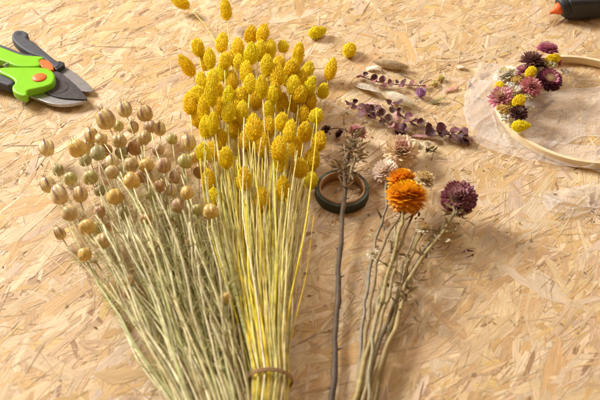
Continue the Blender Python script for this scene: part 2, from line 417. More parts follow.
    for k in range(110):
        x, zz = sorted(slots3)[k]; f = (k + .5) / 110; px = 206 + 102 * f + U(-8, 8); z = U(.6, 3.6); b = P(px, U(110, 235), z)
        p0 = tie + Vector((x, 0, max(-1.5, min(1.5, zz * .8)))); d = b - p0; ln = d.length
        pts = hermite(p0, (bd + Vector((d.x / ln * .5, 0, 0))) * ln * .9, b, d * .9 + Vector((U(-1.5, 1.5), 0, 0)), 10, .3)
        q = p0 + Vector((-x * .35, -12, 0)); q.z = max(q.z, .2); r0 = U(.03, .055); c = jit(random.choice(stem_cols + [(.86, .66, .03)] * 3), .12)
        tube(fine, [q] + pts, [r0] + [r0 * (1 - .5 * i / 10) for i in range(11)], 4, c, jit(c, .12))
    fo = fine.build('fine_straw', M['stem'], t); fo['kind'] = 'stuff'
    # twine: three turns and a knot
    mb = MB(); ring = []
    for k in range(3 * 26 + 1):
        a = 2 * math.pi * k / 26
        ring.append(tie + Vector((1.80 * math.cos(a), -.25 + .10 * k / 26 + .05 * math.sin(a * .5), 1.66 * math.sin(a))))
    for p in ring: p.z = max(p.z, .1)
    tube(mb, ring, .085, 6, (.40, .25, .12))
    mb.build('twine', M['twine'], t)
yellow_bunch()

grp = 'loose yellow canary grass heads'
def loose_head(px, py, tilt, v, label, sc=1.0):
    z = .72; c = P(px, py, z); ax = Vector((math.sin(R(tilt)), math.cos(R(tilt)), .03)).normalized()
    t = thing('loose_bloom', label, 'flower head', (c.x, c.y, 0), grp)
    place(HEADS[v], 'seed_cluster', t, c - ax * HL[v] * .5, ax, U(0, 6), sc)
    mb = MB(); b = c - ax * HL[v] * .5
    tube(mb, [b + ax * .15, b - ax * .3 + Vector((0, 0, -.15))], [.06, .05], 6, (.62, .52, .15)); mb.build('stem_stub', M['stem'], t)
random.seed(31)
loose_head(317.5, 32, 62, 0, 'single yellow grass head lying sideways on the bare board, farthest from the bunch')
loose_head(349.5, 50, 14, 1, 'small upright yellow grass head lying just above the dark red leaf sprigs', 1.05)

# ------------------------------------------------------------------ love-in-a-mist pods
def pod_mesh(seed, base, streak, amt, aspect=1.12, r=.85):
    random.seed(seed); mb = MB(); nu, nv = 60, 14; dd = [(U(0, 6.28), U(.25, .8), U(.04, .12)) for _ in range(3)]
    n = 5
    for j in range(nv + 1):
        t = j / nv; th = math.pi * t
        for i in range(nu):
            ph = 2 * math.pi * i / nu; lobe = abs(math.cos(n * ph / 2))
            rr = r * math.sin(th) ** .85 * (1 + .20 * lobe ** .7 - .14 + .02 * math.cos(20 * ph)) * (1.04 - .22 * t ** 2 * t) if 0 < t < 1 else .02
            for a0, t0, am in dd: rr *= 1 - am * math.exp(-(((math.cos(ph - a0) - 1) * 3) ** 2 + ((t - t0) * 5) ** 2))
            z = r * aspect * (1 - math.cos(th)) * (1 + .0 * lobe) - .10 * math.exp(-((t - 1) * 6) ** 2) * r
            mb.v.append((rr * math.cos(ph), rr * math.sin(ph), z))
    def colr(i, j):
        ph = 2 * math.pi * i / nu; t = j / nv
        g = max(0, 1 - abs(math.sin(n * ph / 2)) * 2.0)       # along seams
        st = max(0, math.sin(n * ph + 1.3)) ** 4
        k = .8 * amt * min(1, (st * 1.5 + g * .2)) * max(0, min(1, (t - .15) * 2.6))
        q = lerp3(base, streak, k); f = 1 + .10 * math.cos(15 * ph)
        return (q[0] * f, q[1] * f, q[2] * f)
    for j in range(nv):
        for i in range(nu):
            i2 = (i + 1) % nu
            mb.face([j * nu + i, j * nu + i2, (j + 1) * nu + i2, (j + 1) * nu + i],
                    (colr(i, j), colr(i2, j), colr(i2, j + 1), colr(i, j + 1)))
    top = Vector((0, 0, 2 * r * aspect - .1))
    for k in range(n):
        a = 2 * math.pi * k / n; o = Vector((math.cos(a), math.sin(a), 0)); L = U(.5, .9)
        tube(mb, [top + o * .10 - Vector((0, 0, .05)), top + o * .22 + Vector((0, 0, L * .4)), top + o * (.3 + L * .35) + Vector((0, 0, L * .65))],
             [.05, .035, .012], 4, lerp3(base, (.45, .36, .2), .6))
    return mb.mesh('seed_pod', M['pod'], smooth=True)
GOLD = (.82, .60, .20); PALE = (.82, .69, .34); PUR = (.22, .07, .14); BRN = (.60, .36, .15); GRN = (.66, .60, .24)
PODS = {'p': [pod_mesh(1, PALE, PUR, 1.2, 1.2), pod_mesh(2, (.82, .66, .34), PUR, 1.1, 1.35), pod_mesh(3, (.80, .62, .28), PUR, 1.0, 1.15)],
        'g': [pod_mesh(4, GOLD, BRN, .25, .98), pod_mesh(5, GOLD, (.50, .28, .10), .35, 1.02), pod_mesh(6, (.66, .50, .24), GRN, .4, 1.05)],
        'b': [pod_mesh(7, BRN, (.3, .13, .09), .5, 1.0), pod_mesh(8, (.70, .50, .28), PUR, .6, 1.1)],
        'n': [pod_mesh(9, GRN, PUR, .35, 1.05), pod_mesh(10, (.53, .48, .24), (.36, .28, .14), .5, 1.05)]}
def nigella_bunch():
    random.seed(41)
    C = P(228, 452, 2.0)
    t = thing('seed_pod_bunch', 'bunch of round dried seed pods, some purple streaked, left of the yellow bunch',
              'dried flowers', (C.x, C.y, 0))
    D = [(106, 120, 'p', 1.22, 5.0), (125, 110, 'p', .98, 4.0), (47, 149, 'p', .98, 2.2), (77, 148, 'g', 1.15, 4.2), (98, 153, 'n', .95, 4.6), (92, 136, 'p', .9, 2.8),
         (101, 139, 'p', .85, 3.6), (119, 140, 'g', 1.05, 4.2), (112, 162, 'p', .9, 4.8), (133, 127, 'p', .85, 2.6), (145, 113, 'p', 1.15, 3.6), (144, 138, 'g', .92, 5.4),
         (150, 127, 'b', .9, 2.8), (158, 150, 'b', .8, 2.2), (172, 139, 'n', .72, 2.0), (188, 143, 'p', 1.05, 4.0), (185, 161, 'n', 1.0, 3.6), (131, 164, 'g', .9, 5.2),
         (146, 165, 'g', .9, 5.2), (164, 166, 'b', .9, 4.4), (159, 186, 'b', .74, 4.6), (48, 185, 'p', .98, 2.8), (60, 196, 'p', 1.08, 3.4), (69, 213, 'g', 1.0, 4.2),
         (86, 226, 'g', 1.02, 3.8), (60, 234, 'p', .72, 1.6), (103, 241, 'g', .9, 4.0), (115, 196, 'g', 1.02, 4.8), (112, 172, 'g', .85, 5.4), (132, 180, 'g', 1.05, 6.2),
         (90, 177, 'n', .95, 3.2), (70, 178, 'n', .9, 2.8), (187, 192, 'g', .88, 5.4), (178, 206, 'b', .76, 4.4), (211, 211, 'g', .96, 4.6), (197, 210, 'n', .7, 3.2),
         (146, 218, 'b', .74, 5.4), (190, 242, 'b', .62, 3.0), (153, 245, 'b', .60, 3.6), (84, 254, 'g', .84, 2.8), (128, 280, 'g', .66, 3.4), (226, 298, 'g', .76, 3.2),
         (128, 294, 'b', .5, 2.4), (147, 262, 'g', .62, 3.2), (174, 178, 'b', .8, 2.8), (150, 195, 'n', .7, 2.6), (85, 160, 'n', .8, 2.0), (122, 152, 'n', .9, 2.2),
         (135, 148, 'b', .95, 2.4), (100, 190, 'n', .8, 2.4), (172, 225, 'b', .6, 2.4), (58, 170, 'n', .8, 1.6), (80, 195, 'p', .9, 2.6), (100, 212, 'b', .7, 3.0), (118, 126, 'n', .75, 1.8), (160, 130, 'p', .8, 1.6), (88, 148, 'p', .85, 1.8), (195, 157, 'g', .8, 2.0), (106, 150, 'b', .8, 2.2), (140, 176, 'b', .85, 3.0), (150, 178, 'p', .8, 4.2), (172, 192, 'p', .8, 3.0), (96, 228, 'n', .7, 2.2), (200, 172, 'b', .85, 2.2), (160, 212, 'n', .7, 2.2), (122, 214, 'n', .75, 2.6)]
    scol = [(.64, .58, .28), (.70, .64, .34), (.54, .54, .22), (.60, .50, .26), (.76, .70, .42), (.50, .50, .20)]
    n = len(D) + 40; jobs = []
    for (px, py, kk, s, z) in D:
        z = z * .9
        c = P(px, py, z); to = Vector((C.x - c.x, C.y - c.y, 0)).normalized()
        ax = (-to * U(.7, 1) + Vector((U(-.25, .25), U(-.1, .2), U(.0, .7)))).normalized()
        me = random.choice(PODS[kk]); jobs.append((c - ax * .8 * s, ax, me, s * U(.84, .95), z))
    for k in range(40):
        f = rnd(); px = 88 + 137 * f + U(-8, 8); py = 150 + U(-10, 90) + 60 * abs(f - .4); z = U(.8, 5)
        c = P(px, py, z); to = Vector((C.x - c.x, C.y - c.y, 0)).normalized()
        jobs.append((c, (-to + Vector((U(-.4, .4), 0, U(-.2, .3)))).normalized(), None, 1, z))
    tl = sorted(range(n), key=lambda i: (jobs[i][0].x - C.x) / (jobs[i][0].y - C.y + .01))
    side = Vector((.97, .25, 0))
    slots = sorted([(2.65 * math.sqrt((k + .5) / n) * math.cos(k * 2.4), 1.6 * math.sqrt((k + .5) / n) * math.sin(k * 2.4)) for k in range(n)],
                   key=lambda q: q[0] + U(-1.1, 1.1))
    fol = MB()
    for rank, i in enumerate(tl):
        b, ax, me, s, z = jobs[i]; x, zz = slots[rank]
        p0 = C + side * x + Vector((0, 0, zz * .8 + (z - 3) * .15)); p0.z = max(p0.z, .3)
        d = b - p0; ln = d.length
        pts = hermite(p0, Vector((-.30, 1, .12)).normalized() * ln * .8 + d * .15, b, ax * ln * .5 + d * .25, 13, .5)
        for q in pts[1:-1]: q += Vector((U(-.07, .07), 0, U(-.07, .07)))
        mb = MB(); c = jit(random.choice(scol), .13); r0 = U(.09, .145)
        r1 = .55 if me else .35
        tail = p0 + Vector((x * .2 + 1.8, -6, -.2)); tail.z = max(tail.z, .25)
        if me: pts[-1] = b + ax * .08
        tube(mb, [tail] + pts, [r0] + [r0 * (1 - r1 * k / 13) for k in range(14)], 6, c, lerp3(c, (.62, .56, .34), .4))
        mb.build('stem', M['stem'], t)
        if me: place(me, 'seed_pod', t, b, ax, U(0, 6.28), (s, s, s * U(.94, 1.05)))
        # feathery side branches
        for _ in range(12 if me else 18):
            k = min(12, int(1 + 11 * rnd() ** .8)); q = pts[k]; dr = (pts[k + 1] - pts[k]).normalized() if k < 13 else ax
            for _ in range(2):
                e = (dr * U(.4, 1.0) + Vector((U(-1, 1), U(-.6, .6), U(-.8, .6))) * .75).normalized(); L = U(.6, 1.8)
                a = q + e * L * .5 + Vector((U(-.2, .2),) * 3); f = a + (e + Vector((U(-.6, .6), U(-.3, .6), U(-.4, .4)))).normalized() * L * .5
                for v in (a, f): v.z = max(v.z, .15)
                cc = jit(random.choice([(.50, .49, .15), (.58, .53, .22), (.42, .42, .13), (.66, .58, .32)]), .15)
                tube(fol, [q, a, f], [.035, .028, .012], 3, cc, None, False)
                if rnd() < .6:
                    g = a + (e + Vector((U(-1, 1), U(-.6, .6), U(-.5, .5)))).normalized() * L * .35; g.z = max(g.z, .15)
                    tube(fol, [a, g], [.022, .01], 3, cc, None, False)
    fol.build('feathery_foliage', M['stem'], t)
    fine = MB()
    for k in range(40):
        f = (k + .5) / 40; px = 90 + 130 * f + U(-8, 8); b = P(px, 185 + U(-25, 80), U(.4, 3.2)); x = -2.5 + 5.0 * f + U(-.6, .6)
        p0 = C + side * x + Vector((0, 0, U(-1.2, 1.7))); d = b - p0; ln = d.length
        pts = hermite(p0, Vector((-.30, 1, .12)).normalized() * ln * .8 + d * .15, b, d * .8 + Vector((U(-2, 2), 0, U(-.5, 1))), 12, .7)
        r0 = U(.035, .065); c = jit(random.choice(scol), .15)
        tube(fine, pts, [r0 * (1 - .5 * i / 12) for i in range(13)], 4, c, jit(c, .12))
    fo = fine.build('fine_straw', M['stem'], t); fo['kind'] = 'stuff'
nigella_bunch()

# ------------------------------------------------------------------ strawflowers
def bract(mb, base, d, out, L, Wd, cup, col, coltip):
    """pointed papery petal from base along d; out = outward normal that it curls about"""
    side = d.cross(out).normalized(); nrm = side.cross(d).normalized(); rows = 4; o = len(mb.v)
    wp = [.55, 1.0, 1.05, .72, .0]
    for i in range(rows + 1):
        t = i / rows; c = base + d * (L * t) - nrm * (cup * L * t * t)
        if i == rows: mb.v.append(tuple(c)); break
        hw = Wd * .5 * wp[i]
        for sx in (-1, 0, 1): mb.v.append(tuple(c + side * (hw * sx) - nrm * (.16 * Wd * wp[i] * (1 - abs(sx)) * 1.0) * -1))
    for i in range(rows - 1):
        c = lerp3(col, coltip, (i + .5) / rows)
        for k in (0, 1):
            a = o + i * 3 + k; mb.face([a, a + 1, a + 4, a + 3], c)
    a = o + (rows - 1) * 3; tp = o + rows * 3
    mb.face([a, a + 1, tp], coltip); mb.face([a + 1, a + 2, tp], coltip)
def straw_flower(seed, Rr, layers, npet, cols, phi0=-5, phi1=75, width=.30, length=1.0, core=.34, curl=.18, centre=None, name='flower_head', dome=.6):
    """cols: from outermost to innermost; phi = lift of the petals above the flower's plane"""
    random.seed(seed); mb = MB()
    rc = Rr * core
    prof = [(.01, -rc * dome)] + [(rc * math.cos(R(a)), rc * math.sin(R(a)) * dome) for a in (-60, -30, 0, 30, 60)] + [(.01, rc * dome)]
    lathe(mb, prof, 12, cols[-1] if centre is None else centre)
    for i in range(layers):
        t = i / max(1, layers - 1); ph = phi0 + (phi1 - phi0) * t
        ci = t * (len(cols) - 1); k = int(min(ci, len(cols) - 1.001)) if len(cols) > 1 else 0
        c = lerp3(cols[k], cols[min(k + 1, len(cols) - 1)], ci - k)
        n = max(5, int(npet * (1 - .45 * t)))
        for j in range(n):
            a = 2 * math.pi * (j + (i % 2) * .5) / n + U(-.08, .08); pj = R(ph + U(-7, 7))
            o = Vector((math.cos(a), math.sin(a), 0)); d = (o * math.cos(pj) + Vector((0, 0, 1)) * math.sin(pj)).normalized()
            up = (-o * math.sin(pj) + Vector((0, 0, 1)) * math.cos(pj)).normalized()
            base = Vector((d.x * rc * .8, d.y * rc * .8, d.z * rc * .8 * dome))
            L = (Rr - rc * .8) * length * U(.88, 1.08) * (1 - .25 * t); cc = jit(c, .12)
            bract(mb, base, d, up, L, Rr * width * U(.85, 1.15), -curl * (1 if t > .25 else .3) + U(-.06, .06), jit(lerp3(cc, (.8, .68, .45), .12), .05), cc)
    if centre is not None:
        petals = mb.mesh(name, M['petal'], smooth=False); mb = MB(); nb = 90
        lathe(mb, [(rc * math.cos(R(a)) * 1.02, rc * math.sin(R(a)) * dome * 1.04) for a in (25, 50, 70, 88)], 14, centre)
        for k in range(nb):
            rr = rc * .72 * math.sqrt((k + .5) / nb); a = k * 2.4; z = rc * dome * math.sqrt(max(0, 1 - (rr / rc) ** 2)) - .02
            tube(mb, [(rr * math.cos(a), rr * math.sin(a), z - .05), (rr * 1.05 * math.cos(a), rr * 1.05 * math.sin(a), z + .10 * Rr)], [.035 * Rr, .02 * Rr], 4, jit(centre, .2))
        return petals, mb.mesh('flower_centre', M['petal'], smooth=False)
    return mb.mesh(name, M['petal'], smooth=False)

ORG = (.95, .52, .012)
F = {}
F['orange'] = straw_flower(51, 1.75, 11, 26, [(.80, .34, .02), (.93, .44, .012), ORG, (.95, .66, .02)], -62, 80, .40, 1.0, .46, .3)
F['orange_small'] = straw_flower(52, 1.35, 8, 20, [ORG, (.86, .36, .01), (.88, .50, .02)], -30, 80, .42, 1.0, .44, .35)
F['plum'] = straw_flower(53, 1.85, 11, 26, [(.24, .055, .06), (.19, .035, .06), (.28, .08, .11), (.66, .42, .42)], -55, 78, .31, 1.0, .46, .2)
F['pink'] = straw_flower(54, 1.25, 7, 20, [(.88, .68, .58), (.92, .78, .66), (.92, .82, .70)], -25, 75, .36, 1.0, .4, .25)
F['peach'] = straw_flower(55, 1.6, 8, 22, [(.90, .76, .56), (.88, .70, .44), (.90, .76, .58), (.84, .56, .46)], -25, 78, .40, 1.0, .42, .3)
F['cream'] = straw_flower(56, 1.1, 7, 18, [(.82, .74, .56), (.80, .68, .42), (.76, .58, .25)], -20, 75, .4, 1.0, .42, .25)
F['white_small'] = straw_flower(57, .65, 5, 12, [(.84, .78, .64), (.84, .76, .55)], 0, 75, .4, 1.0, .4, .25)
F['magenta_cup'] = straw_flower(58, 1.25, 9, 22, [(.50, .13, .25), (.64, .22, .36), (.74, .38, .48), (.70, .48, .42)], -5, 66, .38, 1.0, .44, .32, name='strawflower')
F['burgundy'] = straw_flower(59, 1.62, 9, 24, [(.075, .014, .035), (.11, .018, .045), (.24, .04, .10), (.50, .16, .24)], -8, 40, .34, 1.0, .52, .3, (.80, .68, .44), name='strawflower')
F['maroon_spiky'] = straw_flower(60, 1.40, 6, 20, [(.16, .055, .06), (.22, .08, .09), (.3, .16, .13)], 4, 70, .24, 1.0, .36, .05, name='strawflower')
F['dark_rose'] = straw_flower(61, .95, 7, 16, [(.06, .012, .02), (.09, .016, .03), (.16, .05, .06), (.4, .3, .26)], 0, 70, .32, 1.0, .38, .25, name='strawflower')
F['white_wide'] = straw_flower(62, 1.35, 7, 22, [(.92, .88, .78), (.92, .88, .76), (.88, .80, .52)], 5, 74, .34, 1.0, .38, .2, name='strawflower')
F['rose_tuft'] = straw_flower(63, 1.25, 8, 20, [(.62, .20, .24), (.70, .30, .32), (.74, .40, .38)], -14, 80, .26, 1.0, .36, .08, name='strawflower')
F['pink_star'] = straw_flower(64, 1.35, 6, 15, [(.60, .20, .28), (.66, .30, .36), (.76, .55, .40)], 5, 70, .28, 1.0, .34, .08, name='strawflower')
F['lilac_globe'] = straw_flower(65, .78, 9, 20, [(.42, .18, .40), (.48, .22, .46), (.58, .34, .54)], -70, 85, .2, 1.0, .5, -.05, name='petals')
F['pink_side'] = straw_flower(66, 1.3, 8, 20, [(.66, .28, .34), (.82, .52, .52), (.88, .72, .64), (.86, .78, .6)], -12, 66, .3, 1.0, .38, .12)

def curled_leaf(mb, base, d, L, W, col, curl=1.0):
    """dried leaf strip that curls and twists"""
    d = Vector(d).normalized(); side = d.cross(Vector((0, 0, 1))); side = side.normalized() if side.length > .1 else Vector((1, 0, 0))
    up = side.cross(d); p = Vector(base); n = 8; o = len(mb.v); a1, a2 = U(-1, 1) * curl * .35, U(-.2, 1) * curl * .28
    for i in range(n + 1):
        t = i / n; w_ = W * .5 * math.sin(math.pi * (t * .88 + .09)) ** .8
        tw = t * U(.8, 1.2) * curl; s = side * math.cos(tw) + up * math.sin(tw)
        for sx in (-1, 0, 1):
            q = p + s * (w_ * sx) + up * (abs(sx) * w_ * .5); q.z = max(q.z, .12); mb.v.append(tuple(q))
        d = (d + side * a1 * .4 + up * a2 * .4).normalized(); p = p + d * (L / n)
    for i in range(n):
        for k in (0, 1):
            a = o + i * 3 + k; mb.face([a, a + 1, a + 4, a + 3], jit(col, .06))

def strawflower_bunch():
    random.seed(71)
    B = P(366, 408, 1.0)
    t = thing('strawflower_bunch', 'bunch of dried strawflowers with one orange and one plum bloom leading on thick bare stems', 'dried flowers', (B.x, B.y, 0))
    tan = [(.32, .24, .09), (.38, .28, .11), (.22, .15, .07), (.46, .36, .17), (.18, .12, .07)]
    def stem(pp, r0, r1, c=None):
        pts = spline([P(x, y, z) for x, y, z in pp], 7); n = len(pts); mb = MB()
        for k, p in enumerate(pts):
            p.x += .07 * math.sin(k * 1.3 + r0 * 90) + U(-.03, .03); p.z = max(p.z + .04 * math.sin(k * 1.9), r0)
        c = jit(c or random.choice(tan), .1)
        tube(mb, pts, [r0 + (r1 - r0) * k / (n - 1) + (.03 if k % 9 == 4 else 0) for k in range(n)], 8, c, jit(c, .15)); mb.build('stem', M['stem'], t)
        return pts
    def bloom(key, px, py, z, d, roll=0, s=1.0, label=None): return place(F[key], 'flower_head', t, P(px, py, z), d, roll, s, label)
    S1 = stem([(350, 420, 1.0), (368, 350, 1.3), (384, 290, 1.8), (400, 230, 2.4), (404, 205, 3.0)], .25, .13, (.42, .33, .13))
    stem([(352, 415, .8), (364, 350, 1.0), (371, 300, 1.4), (381, 250, 2.2), (402, 212, 2.6)], .2, .11, (.30, .23, .10))
    S2 = stem([(366, 415, 1.2), (380, 365, 1.4), (399, 318, 1.5), (408, 280, 2.0), (447, 226, 2.6), (456, 206, 3.0)], .26, .15, (.40, .31, .12))
    stem([(372, 412, .5), (386, 350, .9), (398, 300, 1.0), (412, 255, 1.5), (423, 230, 1.8)], .2, .1)
    stem([(355, 420, .4), (362, 330, .6), (367, 290, .8), (376, 240, 1.2), (386, 208, 1.4), (385, 178, 1.2)], .16, .11, (.27, .23, .16))
    stem([(360, 415, 1.6), (376, 340, 1.8), (390, 290, 2.0), (399, 250, 2.0), (412, 215, 1.8), (416, 188, 1.6)], .18, .1, (.34, .26, .11))
    stem([(358, 410, .4), (384, 330, .5), (404, 285, .9), (424, 250, 1.6), (441, 226, 1.8)], .18, .1, (.24, .18, .09))
    stem([(368, 405, 1.9), (372, 345, 1.9), (379, 300, 1.5), (391, 262, 1.2), (396, 226, 1.4)], .14, .09, (.32, .27, .15))
    stem([(385, 345, .4), (394, 310, .6), (404, 262, .8), (422, 222, .7)], .13, .06, (.4, .33, .2))
    bloom('pink', 385, 171, 1.4, (-.45, .1, 1), .3, 1.18, 'pale pink bloom behind the orange one')
    bloom('peach', 401, 151, 1.5, (0, -.12, 1), 1.0, 1.28, 'peach bloom with a pinkish heart, farthest back')
    bloom('cream', 424, 180, 1.7, (.3, .4, .9), .4, 1.2, 'cream bloom right of the orange one')
    bloom('white_small', 417, 147, 1.0, (.2, .2, 1), .2, 1.25)
    bloom('orange', 406.5, 196, 3.2, (.05, .6, .8), .2, 1.3, 'large orange bloom seen from behind')
    bloom('orange_small', 402, 180, 3.2, (-.1, .6, .8), 1.2, 1.2, 'smaller orange bloom behind the large one')
    bloom('plum', 459, 198, 3.0, (-.22, -.25, .9), .1, 1.05, 'plum purple bloom on the right')
    bloom('cream', 424, 229, 2.0, (.1, .5, .8), 1.4, .85, 'withered yellowish bloom among the stems')
    bloom('white_small', 373, 254, 1.6, (-.2, -.1, 1), .5, 1.0, 'small white bud on the left of the stems')
    bloom('white_small', 428, 251, 1.4, (.2, -.1, 1), .9, .85)
    leafc = [(.24, .19, .09), (.34, .27, .12), (.18, .14, .07), (.42, .34, .18), (.30, .21, .10)]
    for k in range(84):
        if k < 45:
            f = rnd(); q = S2[int(len(S2) * (.45 + .5 * f))]; q = q + Vector((U(-.4, .4), U(-.3, .3), U(-.3, .3)))
        else: q = P(375 + U(0, 50), U(215, 320), U(.5, 2.0))
        mb = MB(); curled_leaf(mb, q, (U(-.5, .8), U(-1, .6), U(-.3, .5)), U(.9, 2.4), U(.18, .45), random.choice(leafc), U(1.4, 3.8)); mb.build('leaf', M['leaf'], t)
    # small curled leaf on the right
    mb = MB(); curled_leaf(mb, P(440, 240, 1.6), (1, -.4, .2), 2.6, .45, (.18, .18, .08), 1.4); mb.build('leaf', M['leaf'], t)
strawflower_bunch()

def single_stem():
    random.seed(81)
    t = thing('single_strawflower', 'lone dark strawflower stem with shrivelled leaves and a pink bloom, lying across the tape roll', 'dried flower',
              P(340, 260, 0))
    pts = spline([P(x, y, z) for x, y, z in [(329, 425, .5), (333, 390, .6), (337, 310, .8), (340, 250, 1.1), (344, 200, 1.55), (346, 165, 1.6), (353, 148, 1.4), (358, 136, 1.5)]], 8)
    for k, p in enumerate(pts): p.x += .06 * math.sin(k * .8) + .03 * math.sin(k * 2.3)
    mb = MB(); n = len(pts)
    tube(mb, pts, [.27 - .12 * k / n + (.06 if k % 7 == 3 else 0) + U(-.02, .02) for k in range(n)], 8, (.085, .055, .035), (.20, .14, .085))
    for k in range(4, n - 14, 4):   # leaf scars
        e = Vector((random.choice((-1, 1)) * U(.3, .5), .2, .12)); tube(mb, [pts[k], pts[k] + e], [.10, .05], 5, (.12, .08, .05))
    mb.build('stem', M['stem'], t)
    for k in range(84):
        f = rnd(); q = pts[int(n * (.60 + .35 * f))] + Vector((U(-.8, .9), U(-.4, .4), U(-.2, .5)))
        mb = MB(); curled_leaf(mb, q, (U(-.6, .7), U(-1, 1), U(-.3, .4)), U(1.0, 2.4), U(.2, .5), random.choice([(.36, .28, .16), (.46, .37, .23), (.26, .19, .11), (.52, .43, .28)]), U(1.8, 4.2))
        mb.build('leaf', M['leaf'], t)
    place(F['pink_side'], 'flower_head', t, P(357, 132, 1.6), (.35, .9, .45), .3, .92, 'pink and cream bloom seen from the side')
single_stem()

def bud_sprig():
    random.seed(83)
    t = thing('dark_bud_sprig', 'short dry twig with two dark maroon buds, between the yellow heads and the pink bloom', 'sprig', P(335, 130, 0))
    mb = MB(); tube(mb, spline([P(350, 132, .6), P(338, 128, .8), (P(324, 131, .6))], 5), .07, 6, (.25, .15, .1)); mb.build('twig', M['stem'], t)
    for (x, y, s) in ((326, 131, .85), (340, 134, .7)):
        place(F['dark_rose'], 'bud', t, P(x, y, .55), (-.6, .2, .6), U(0, 3), s)
bud_sprig()

# ------------------------------------------------------------------ tape roll
def tape():
    c = P(341.5, 191, 0); c = Vector((c.x, P(341.5, 188, 1.0).y, 0))
    t = thing('tape_roll', 'roll of dark green florist tape lying flat on the board under the dark stem', 'tape roll', c)
    mb = MB(); lathe(mb, [(2.66, .06), (2.70, .14), (2.70, 1.0), (2.66, 1.06), (2.28, 1.08), (2.28, .06)], 72, (0, 0, 0), c, (0, 0, 1), True); o = mb.build('tape', [M['tape'], M['tape_edge']], t)
    for p in o.data.polygons:
        if p.normal.z > .8: p.material_index = 1; p.use_smooth = False
    mb = MB(); b0 = len(mb.v)
    for i in range(13):
        a = R(285 + i * 3.2); rr = 2.715 + (.10 * max(0, i - 7) / 6) ** 1.0 * 1.2
        for h in (.16, 1.0): mb.v.append((c.x + rr * math.cos(a), c.y + rr * math.sin(a), h))
    for i in range(12): mb.face([b0 + 2 * i, b0 + 2 * i + 2, b0 + 2 * i + 3, b0 + 2 * i + 1])
    e = mb.build('loose_tape_end', M['tape'], t); sm = e.modifiers.new('thickness', 'SOLIDIFY'); sm.thickness = .02 * S
    mb = MB(); lathe(mb, [(2.275, .08), (2.275, 1.14), (2.13, 1.14), (2.13, .08)], 72, (0, 0, 0), c, (0, 0, 1), True); o = mb.build('cardboard_core', M['card'], t, smooth=True)
    for p in o.data.polygons:
        if abs(p.normal.z) > .8: p.use_smooth = False
tape()

# ------------------------------------------------------------------ eucalyptus sprigs
def round_leaf(mb, base, d, up, Rr, col):
    d = Vector(d).normalized(); side = d.cross(up).normalized(); up = side.cross(d).normalized(); o = len(mb.v); n = 12
    cup = U(-.3, .7); cen = base + d * Rr * 1.05
    mb.v.append(tuple(cen - up * cup * Rr * .5))
    for rg in (.55, 1.0):
        for k in range(n):
            a = 2 * math.pi * k / n; w_ = 1 + .06 * math.sin(3 * a + Rr * 40)
            q = cen + (d * math.cos(a) * 1.05 + side * math.sin(a) * .92) * Rr * rg * w_ + up * (cup * Rr * (rg ** 2 - .5) + .26 * Rr * math.sin(2 * a + Rr * 700) * rg + .08 * Rr * math.sin(5 * a + Rr * 300) * rg)
            q.z = max(q.z, .1 + .02 * rg); mb.v.append(tuple(q))
    for k in range(n):
        k2 = (k + 1) % n
        mb.face([o, o + 1 + k, o + 1 + k2], col); mb.face([o + 1 + k, o + 1 + n + k, o + 1 + n + k2, o + 1 + k2], jit(col, .06))
def eucalyptus(label, path, leaves, size, seed, cols, group='dark red leafy sprigs'):
    leaves = int(leaves * 1.35); size *= .86
    random.seed(seed); pts = spline([P(x, y, z) for x, y, z in path], 8); n = len(pts)
    t = thing('leaf_sprig', label, 'sprig', (pts[n // 2].x, pts[n // 2].y, 0), group)
    mb = MB(); tube(mb, pts, [.09 - .04 * k / n for k in range(n)], 6, (.27, .13, .10)); mb.build('twig', M['stem'], t)
    for k in range(leaves):
        f = (k + .5) / leaves; i = min(n - 2, int(f * n)); q = pts[i]; d = (pts[i + 1] - pts[i]).normalized()
        sd = Vector((-d.y, d.x, 0)) * (1 if k % 2 else -1)
        mb = MB(); round_leaf(mb, q + Vector((0, 0, U(0, .25))), sd + d * U(.1, .9) + Vector((0, 0, U(-.1, .7))), Vector((U(-.9, .9), U(-1.1, .6), 1)), size * U(.5, 1.15), jit(random.choice(cols), .18))
        mb.build('leaf', M['leaf'], t)
EC = [(.18, .07, .08), (.24, .10, .11), (.12, .055, .06), (.34, .17, .18), (.20, .12, .11)]
eucalyptus('thin burgundy leaf sprig with sparse round leaves, farthest back beside the beige tuft', [(361, 76, .3), (375, 81, .5), (392, 84, .6), (408, 85, .4), (422, 86, .3)], 13, .46, 91, EC + [(.34, .12, .14)])
eucalyptus('crowded tangle of dark burgundy leaves left of the cream tuft', [(352, 103, .5), (363, 111, .9), (376, 114, .8), (392, 126, .4), (403, 133, .2)], 19, .60, 92, EC)
eucalyptus('long dark sprig with paired round leaves running towards the wreath', [(390, 103, .4), (402, 116, .7), (420, 127, .6), (440, 132, .6), (455, 136, .5), (466, 138, .3)], 19, .66, 93, EC[:3])

